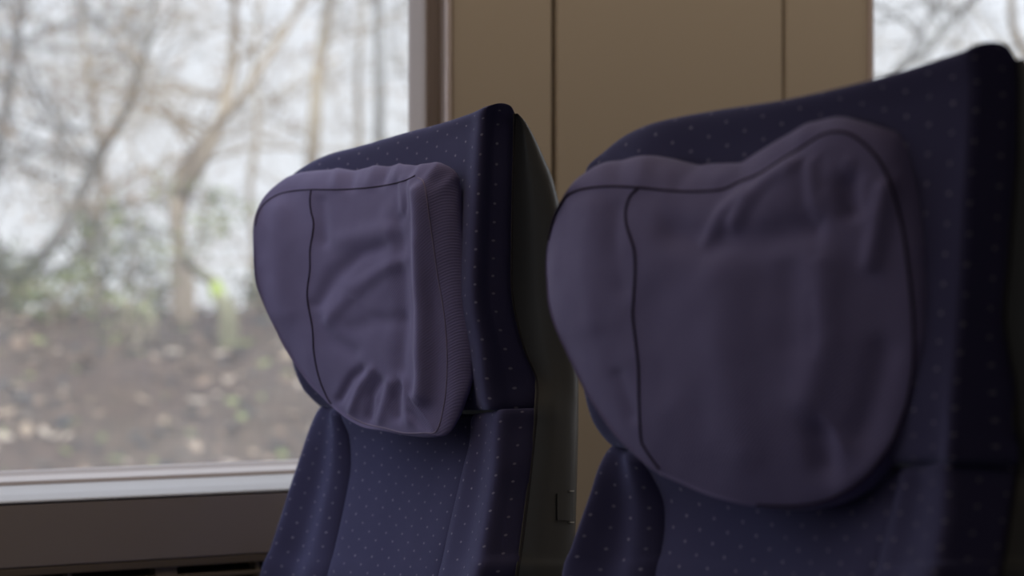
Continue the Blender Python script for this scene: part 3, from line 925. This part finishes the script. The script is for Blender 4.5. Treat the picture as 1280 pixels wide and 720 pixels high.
def arc_ys(loop, lo, hi, ylo, yhi):
    out = []
    for x, y in loop:
        t = (x - lo) / (hi - lo)
        # perspective: equal steps across the cushion look wider nearer the camera
        k = 0.80
        out.append(ylo + (yhi - ylo) * (t ** k if t > 0 else 0))
    return out
R_ys = arc_ys(R_seam, 684, 1142, 1.385, 1.012)
R_strokes = [
    ([(738, 262), (735, 330), (742, 400)], 20, 0.0030), ([(770, 262), (768, 300), (775, 360)], 10, -0.0020),
    # long hollow below the top edge and the fold rising from it
    ([(840, 290), (880, 300), (950, 298), (1010, 285)], 20, -0.0060),
    ([(880, 300), (905, 265), (932, 242)], 9, 0.0040), ([(915, 280), (932, 258), (952, 232), (990, 205)], 8, 0.0040),
    ([(1000, 205), (1003, 260), (1015, 282), (1022, 320)], 3.5, -0.0026), ([(1012, 205), (1020, 270)], 6, 0.0022),
    ([(1027, 200), (1026, 238)], 4, -0.0016), ([(1060, 200), (1058, 220)], 5, 0.0020),
    ([(1058, 228), (1062, 262)], 13, -0.0080), ([(1107, 235), (1098, 280), (1088, 330)], 10, 0.0060),
    ([(1077, 230), (1084, 275)], 6, 0.0020),
    ([(1016, 370), (1018, 400), (1017, 440)], 3, -0.0022), ([(1030, 330), (1036, 420), (1010, 500)], 22, 0.0045),
    ([(985, 340), (985, 430)], 18, -0.0022), ([(1105, 440), (1090, 500), (1075, 540)], 18, -0.0045),
    ([(1034, 522), (1046, 545), (1058, 562)], 4, 0.0026), ([(1025, 545), (1030, 580)], 16, -0.0060),
    ([(900, 350), (905, 460), (930, 560)], 30, 0.0035), ([(820, 380), (830, 480)], 22, -0.0020),
    ([(772, 470), (790, 520)], 8, -0.0025),
    # gusset folds
    ([(770, 222), (775, 200)], 9, -0.0022), ([(800, 225), (806, 200)], 10, 0.0020), ([(845, 228), (870, 206)], 9, -0.0026), ([(895, 225), (915, 212)], 8, 0.0020),
    ([(1000, 172), (1010, 160)], 9, 0.0016), ([(1120, 545), (1090, 585), (1050, 612)], 8, 0.0020), ([(1150, 300), (1160, 420)], 14, 0.0022),
]
cr = cushion(SEAT_R, R_seam, R_outer, R_ys, (900, 405, 1.185), R_strokes, 0.775, 0.014)
seam_on(cr, cr, [(799, 234.5), (788, 245), (782.5, 262), (783, 280), (788, 297), (793, 314), (794, 340), (792, 375), (791, 395), (795, 430), (798, 460), (799, 500), (801, 545), (806, 560), (824, 586)],
        0.0012, M_THREAD, name='panel_seam')
seam_on(cr, cr, [(686, 300)] + R_seam[1:28], 0.0010, M_THREAD, name='edge_seam', n=260)
seam_on(cr, cr, [(1133, 508), (1114, 555), (1088, 591), (1058, 614), (1023, 628), (985, 632.5), (946, 631)], 0.0010, M_THREAD, name='edge_seam', n=100)

# ------------------------------------------------------------------ outside the window
def ground_mat():
    m = principled('leaf_littered_earth', (0.2, 0.17, 0.13), 0.95, 0, 0.1)
    g = NT(m)
    oc = g.add('ShaderNodeTexCoord').outputs['Object']
    a = g.noise(oc, 1.3, 5.0, 0.65)
    b = g.noise(oc, 9.0, 4.0, 0.7)
    c1 = g.mix(g.math('SMOOTHSTEP' if False else 'MULTIPLY', b, 1.0), (0.012, 0.011, 0.010), (0.15, 0.098, 0.068))
    r = g.add('ShaderNodeValToRGB')
    r.color_ramp.elements[0].position = 0.40; r.color_ramp.elements[0].color = (0, 0, 0, 1)
    r.color_ramp.elements[1].position = 0.62; r.color_ramp.elements[1].color = (1, 1, 1, 1)
    g.l.new(a, r.inputs[0])
    c2 = g.mix(g.math('MULTIPLY', r.outputs[0], 0.08), c1, (0.14, 0.13, 0.06))
    g.l.new(c2, g.b.inputs['Base Color'])
    g.bump(b, 0.6, 0.05)
    return m

def bank_z(x, y):
    foot, crest = 5.0, 13.2
    t = max(0.0, min(1.0, (y - foot) / (crest - foot)))
    z = -0.9 + 1.86 * (t * t * (3 - 2 * t) * 0.35 + t * 0.65)
    if y > crest: z -= (y - crest) * 0.05
    z += 0.10 * noise.noise(Vector((x * 0.5, y * 0.5, 0.0))) + 0.05 * noise.noise(Vector((x * 1.7, y * 1.7, 3.0)))
    return z

bm = bmesh.new()
NX, NY = 90, 70
gv = [[bm.verts.new((x_, y_, bank_z(x_, y_))) for x_ in [(-12 + 48 * i / NX) for i in range(NX + 1)]] for y_ in [2.9 + 42 * (j / NY) ** 1.5 for j in range(NY + 1)]]
for j in range(NY):
    for i in range(NX):
        bm.faces.new((gv[j][i], gv[j][i + 1], gv[j + 1][i + 1], gv[j + 1][i]))
structure('embankment', bm, ground_mat(), smooth=True)

def leaf_mat(name, cols, rough=0.7):
    m = principled(name, cols[0], rough, 0, 0.3)
    g = NT(m)
    geo = g.add('ShaderNodeNewGeometry')
    r = g.add('ShaderNodeValToRGB')
    r.color_ramp.interpolation = 'CONSTANT'
    els = r.color_ramp.elements
    while len(els) < len(cols): els.new(0.5)
    for i, c in enumerate(cols):
        els[i].position = i / len(cols); els[i].color = (*c, 1)
    g.l.new(geo.outputs['Random Per Island'], r.inputs[0])
    g.l.new(r.outputs[0], g.b.inputs['Base Color'])
    return m
M_LITTER = leaf_mat('fallen_leaves', [(0.17, 0.11, 0.065), (0.03, 0.026, 0.022), (0.22, 0.145, 0.09), (0.10, 0.07, 0.045), (0.32, 0.23, 0.15), (0.06, 0.055, 0.045), (0.16, 0.10, 0.06), (0.08, 0.06, 0.04), (0.20, 0.22, 0.07), (0.42, 0.33, 0.24), (0.03, 0.025, 0.02)])
M_SHRUB = leaf_mat('shrub_leaves', [(0.16, 0.17, 0.10), (0.23, 0.23, 0.14), (0.10, 0.11, 0.07), (0.30, 0.31, 0.17), (0.20, 0.18, 0.14)])
M_MOSSLEAF = leaf_mat('ivy_leaves', [(0.27, 0.29, 0.10), (0.18, 0.20, 0.08), (0.34, 0.36, 0.14), (0.12, 0.13, 0.06)])
M_DRYLEAF = leaf_mat('dry_clinging_leaves', [(0.40, 0.27, 0.16), (0.30, 0.20, 0.13), (0.48, 0.36, 0.22)])

def add_leaf(bm, p, nrm, size, rnd):
    a = rnd.uniform(0, 6.28)
    t = nrm.orthogonal().normalized()
    b = nrm.cross(t)
    u = t * math.cos(a) + b * math.sin(a)
    v = nrm.cross(u)
    l, w = size, size * rnd.uniform(0.45, 0.75)
    c = nrm * (size * 0.18)
    vs = [bm.verts.new(p + q) for q in (-u * l + c, -u * l * 0.3 + v * w, u * l * 0.5 + v * w * 0.7, u * l + c, u * l * 0.5 - v * w * 0.7, -u * l * 0.3 - v * w)]
    bm.faces.new((vs[0], vs[1], vs[2], vs[3])); bm.faces.new((vs[0], vs[3], vs[4], vs[5]))

rnd = random.Random(5)
bm = bmesh.new()
for _ in range(5200):
    y_ = rnd.uniform(7.5, 14.5)
    cxr = y_ * 0.47
    x_ = rnd.uniform(-0.02 * y_ - 1, 0.55 * y_ + 1)
    big = rnd.random() ** 3
    n_ = Vector((rnd.gauss(0, .35), -0.25 + rnd.gauss(0, .35), 1)).normalized()
    add_leaf(bm, Vector((x_, y_, bank_z(x_, y_) + 0.015)), n_, 0.022 + 0.05 * big, rnd)
lit = from_bm('leaf_litter', bm, M_LITTER)
tag(lit, 'brown and ochre fallen leaves strewn over the bank outside the left window', 'leaves', kind='stuff')

def bark(name, c1, c2, moss=None):
    m = principled(name, c1, 0.9, 0, 0.15)
    g = NT(m)
    oc = g.add('ShaderNodeTexCoord').outputs['Object']
    col = g.mix(g.noise(oc, 6.0, 4.0, 0.7), c1, c2)
    if moss:
        r = g.add('ShaderNodeValToRGB')
        r.color_ramp.elements[0].position = 0.52; r.color_ramp.elements[0].color = (0, 0, 0, 1)
        r.color_ramp.elements[1].position = 0.6; r.color_ramp.elements[1].color = (1, 1, 1, 1)
        g.l.new(g.noise(oc, 3.0, 2.0), r.inputs[0])
        col = g.mix(r.outputs[0], col, moss)
    g.l.new(col, g.b.inputs['Base Color'])
    return m
B_GREY = bark('grey_bark', (0.19, 0.175, 0.15), (0.28, 0.26, 0.22))
B_TAN = bark('tan_bark', (0.34, 0.26, 0.17), (0.44, 0.35, 0.24), None)
B_OCHRE = bark('ochre_bark', (0.34, 0.27, 0.18), (0.46, 0.37, 0.25), None)
B_MOSS = bark('mossy_bark', (0.20, 0.18, 0.11), (0.30, 0.28, 0.16), (0.34, 0.40, 0.08))

def grow(bm, p, d, length, rad, level, rnd, leafs, droop=0.0):
    n = 5
    pts, rads = [p.copy()], [rad]
    q = p.copy(); dd = d.copy()
    for i in range(n):
        dd = (dd + Vector((rnd.gauss(0, .16), rnd.gauss(0, .16), rnd.gauss(0, .12) - droop))).normalized()
        q = q + dd * (length / n)
        pts.append(q.copy()); rads.append(rad * (1 - 0.75 * (i + 1) / n))
    add_tube(bm, pts, rads, 5 if level < 2 else 3, cap=False)
    if level >= 3:
        if leafs is not None and rnd.random() < leafs[1]:
            for _ in range(3):
                add_leaf(leafs[0], pts[rnd.randrange(2, 6)] + Vector((rnd.gauss(0, .04), rnd.gauss(0, .04), rnd.gauss(0, .04))), Vector((rnd.gauss(0, 1), rnd.gauss(0, 1), rnd.gauss(0, 1) + .01)).normalized(), 0.03, rnd)
        return
    k = {0: 5, 1: 6, 2: 5}[level]
    for _ in range(k):
        i = rnd.randrange(1, n + 1)
        side = Vector((rnd.gauss(0, 1), rnd.gauss(0, .6), rnd.gauss(0.1, .5))).normalized()
        nd = (pts[i] - pts[i - 1]).normalized() * 0.6 + side * 0.8
        grow(bm, pts[i], nd.normalized(), length * rnd.uniform(.45, .7), rads[i] * 0.5 + 0.0013, level + 1, rnd, leafs, droop)

def tree(label, pix, depth, rads, bmat, seed, nbr=10, blen=1.8, leaf=None, group='bare trees on the bank outside', droop=0.01, brad=0.02, toward=None, name='bare_tree', br_from=0.25):
    rnd = random.Random(seed)
    pts = [W(x, y, depth + 0.25 * math.sin(i * 1.3 + seed)) for i, (x, y) in enumerate(pix)]
    g0 = pts[0].copy()
    g0.z = bank_z(g0.x, g0.y) - 0.08
    if g0.z < pts[0].z: pts = [g0 + (pts[0] - pts[1]) * 0.1 * Vector((1, 1, 0)).length * 0] + pts; rads = [rads[0] * 1.15] + list(rads)
    P2 = [Vector(p[:3]) for p in catmull([tuple(p) + (r,) for p, r in zip(pts, rads)], 26)]
    R2 = [p[3] for p in catmull([tuple(p) + (r,) for p, r in zip(pts, rads)], 26)]
    root = empty(name, (g0.x, g0.y, g0.z))
    tag(root, label, 'tree', group)
    bm = bmesh.new(); add_tube(bm, P2, R2, 8)
    from_bm('trunk', bm, bmat, root, True)
    bm = bmesh.new()
    lf = (bmesh.new(), leaf[1]) if leaf else None
    for k in range(nbr):
        i = rnd.randrange(int(26 * br_from), 26)
        s = toward or 0
        d = Vector((rnd.gauss(s, 1.0), rnd.gauss(0, .5), rnd.gauss(.35, .45))).normalized()
        grow(bm, P2[i], d, blen * rnd.uniform(.6, 1.2), min(brad, R2[i] * 0.7), 1, rnd, lf, droop)
    from_bm('branches', bm, bmat, root, True)
    if lf:
        from_bm('leaves', lf[0], leaf[0], root)
    return root

tree('slanting grey tree leaning right across the left side of the window', [(8, 378), (40, 332), (72, 296), (104, 238), (125, 192), (150, 152), (172, 110), (186, 40), (205, -60)], 14.0,
     [.062, .058, .054, .048, .044, .036, .030, .024, .018], B_GREY, 3, 11, 1.7, (M_DRYLEAF, .25), brad=.017)
tree('tan forked tree in the middle of the left window, thickest at its fork', [(232, 352), (226, 318), (222, 285), (222, 262), (238, 225), (262, 185), (282, 130), (290, 80), (293, 20), (296, -60)], 13.4,
     [.062, .055, .052, .066, .050, .045, .040, .034, .028, .02], B_TAN, 11, 9, 1.4, (M_DRYLEAF, .2), brad=.016)
tree('slender tan stem rising beside the forked tree', [(223, 268), (219, 240), (232, 205), (262, 168), (300, 125), (332, 75), (362, 30), (392, -30)], 13.3,
     [.046, .040, .034, .032, .03, .026, .022, .016], B_TAN, 12, 6, 1.3, None, brad=.013)
tree('upright ochre tree just left of the seat headrest, seen through the glass', [(380, 380), (386, 250), (392, 180), (396, 110), (402, 60), (414, -10), (420, -60)], 15.0,
     [.06, .052, .048, .046, .042, .036, .03], B_OCHRE, 21, 6, 1.4, None, brad=.013)
tree('upright grey tree nearest the window frame', [(470, 380), (472, 250), (474, 160), (474, 90), (472, 30), (476, -50)], 16.0,
     [.05, .044, .040, .038, .036, .03], B_GREY, 27, 4, 1.3, None, brad=.011)
tree('thin ochre sapling between the two upright trees', [(438, 380), (444, 230), (449, 160), (447, 100), (452, 40), (460, -30)], 17.5,
     [.036, .032, .030, .024, .02, .014], B_OCHRE, 31, 5, 1.2, None, brad=.009)
tree('twiggy grey tree at the far left edge of the window', [(-30, 380), (-24, 300), (-10, 220), (10, 120), (18, 60), (26, -40)], 15.0,
     [.07, .06, .05, .04, .03, .02], B_GREY, 36, 13, 1.8, (M_DRYLEAF, .5), brad=.018)
tree('fine-branched tan tree behind the slanting grey one', [(120, 385), (112, 320), (128, 250), (124, 180), (110, 90), (96, -20)], 18.0,
     [.05, .044, .038, .03, .024, .018], B_OCHRE, 44, 9, 1.7, (M_DRYLEAF, .3), brad=.014)
tree('brown-leaved tree high in the middle of the left window', [(330, 390), (320, 320), (312, 240), (322, 160), (318, 70), (330, -30)], 19.0,
     [.04, .036, .032, .03, .026, .02], B_OCHRE, 52, 8, 1.8, (M_DRYLEAF, .8), brad=.014)
tree('crooked mossy stump below the forked tree', [(285, 392), (274, 372), (266, 352), (242, 336), (230, 318)], 12.6,
     [.060, .052, .045, .035, .026], B_MOSS, 61, 2, .5, (M_MOSSLEAF, 1.0), droop=0, brad=.01, name='mossy_stump')
tree('dark crooked tree seen through the right window', [(1080, 300), (1100, 180), (1122, 90), (1150, 68), (1176, 42), (1200, 16), (1232, -20), (1262, -80)], 9.5,
     [.05, .04, .030, .024, .022, .02, .016, .012], B_GREY, 77, 6, 1.0, None, brad=.012, group='bare trees on the bank outside')
tree('slim tree rising at the right end of the right window', [(1330, 300), (1318, 160), (1296, 90), (1268, 40), (1262, -20), (1240, -90)], 10.5,
     [.05, .04, .03, .022, .018, .012], B_OCHRE, 81, 6, 1.1, None, brad=.011)

def shrub(label, cx, cy, depth, wpx, hpx, n, seed, mat=M_SHRUB, leafsize=0.035, stems=14):
    rnd = random.Random(seed)
    c = W(cx, cy, depth)
    g = bank_z(c.x, c.y)
    base = Vector((c.x, c.y, g))
    k = depth / F
    root = empty('leafy_shrub', base)
    tag(root, label, 'shrub', 'shrubs on top of the bank')
    bm = bmesh.new(); tips = []
    for i in range(stems):
        tip = c + Vector((rnd.uniform(-1, 1) * wpx * k * .5, rnd.uniform(-.6, .6) * wpx * k * .4, rnd.uniform(-.3, .5) * hpx * k))
        mid = base.lerp(tip, .5) + Vector((rnd.gauss(0, .08), rnd.gauss(0, .08), 0.05))
        b0 = base + Vector((rnd.gauss(0, .06), rnd.gauss(0, .06), -0.05))
        add_tube(bm, [b0, mid, tip], [.012, .009, .004], 4)
        tips += [mid.lerp(tip, s) for s in (.2, .4, .6, .8, 1)]
    from_bm('stems', bm, B_OCHRE, root)
    bm = bmesh.new()
    for i in range(n):
        t = tips[rnd.randrange(len(tips))]
        p = t + Vector((rnd.gauss(0, .10), rnd.gauss(0, .10), rnd.gauss(0, .09)))
        add_leaf(bm, p, Vector((rnd.gauss(0, 1), rnd.gauss(0, 1), rnd.gauss(0, 1))).normalized(), leafsize * rnd.uniform(.5, 1.2), rnd)
    from_bm('foliage', bm, mat, root)
    return root
shrub('grey-green shrub at the lower left edge of the window view', 12, 345, 13.6, 80, 80, 420, 1)
shrub('tall hazy green shrub right of the slanting grey tree', 130, 325, 14.4, 110, 130, 520, 2)
shrub('low loose shrub between the tall shrub and the forked tree', 190, 358, 14.0, 60, 60, 160, 3)
shrub('low olive shrub beside the mossy stump, left of the seat', 318, 368, 14.6, 50, 50, 120, 4)
shrub('yellow-green bramble at the foot of the slanting grey tree', 70, 366, 13.0, 130, 36, 300, 5, M_MOSSLEAF, .03)
shrub('yellow-green bramble clump on the bank below the forked tree', 172, 392, 12.2, 26, 46, 120, 6, M_MOSSLEAF, .03)

# more of the wood, behind the pillar and beside the windows, seen from a step to the side
more = [(-170, 'leaning grey tree just beyond the left edge of the window view', B_GREY, 15.5, 101), (-330, 'ochre tree well left of the window view', B_OCHRE, 14.5, 102),
        (600, 'grey tree hidden behind the left part of the pillar', B_GREY, 14.5, 103), (760, 'tan tree hidden behind the middle of the pillar', B_TAN, 16.0, 104),
        (930, 'ochre tree hidden behind the right part of the pillar', B_OCHRE, 13.5, 105), (1450, 'grey tree to the right of the right window view', B_GREY, 14.0, 106)]
for px_, lab, bk, dp, sd in more:
    rr = random.Random(sd)
    xs_ = [px_ + rr.uniform(-22, 22) for _ in range(6)]
    tree(lab, list(zip(xs_, (385, 290, 200, 110, 20, -70))), dp, [.06, .052, .045, .036, .028, .018], bk, sd, 8, 1.5, None, brad=.014)
shrub('shrub hidden behind the left edge of the pillar', 560, 362, 14.2, 90, 70, 260, 7)
shrub('shrub hidden behind the right edge of the pillar', 860, 366, 14.0, 120, 60, 260, 8)
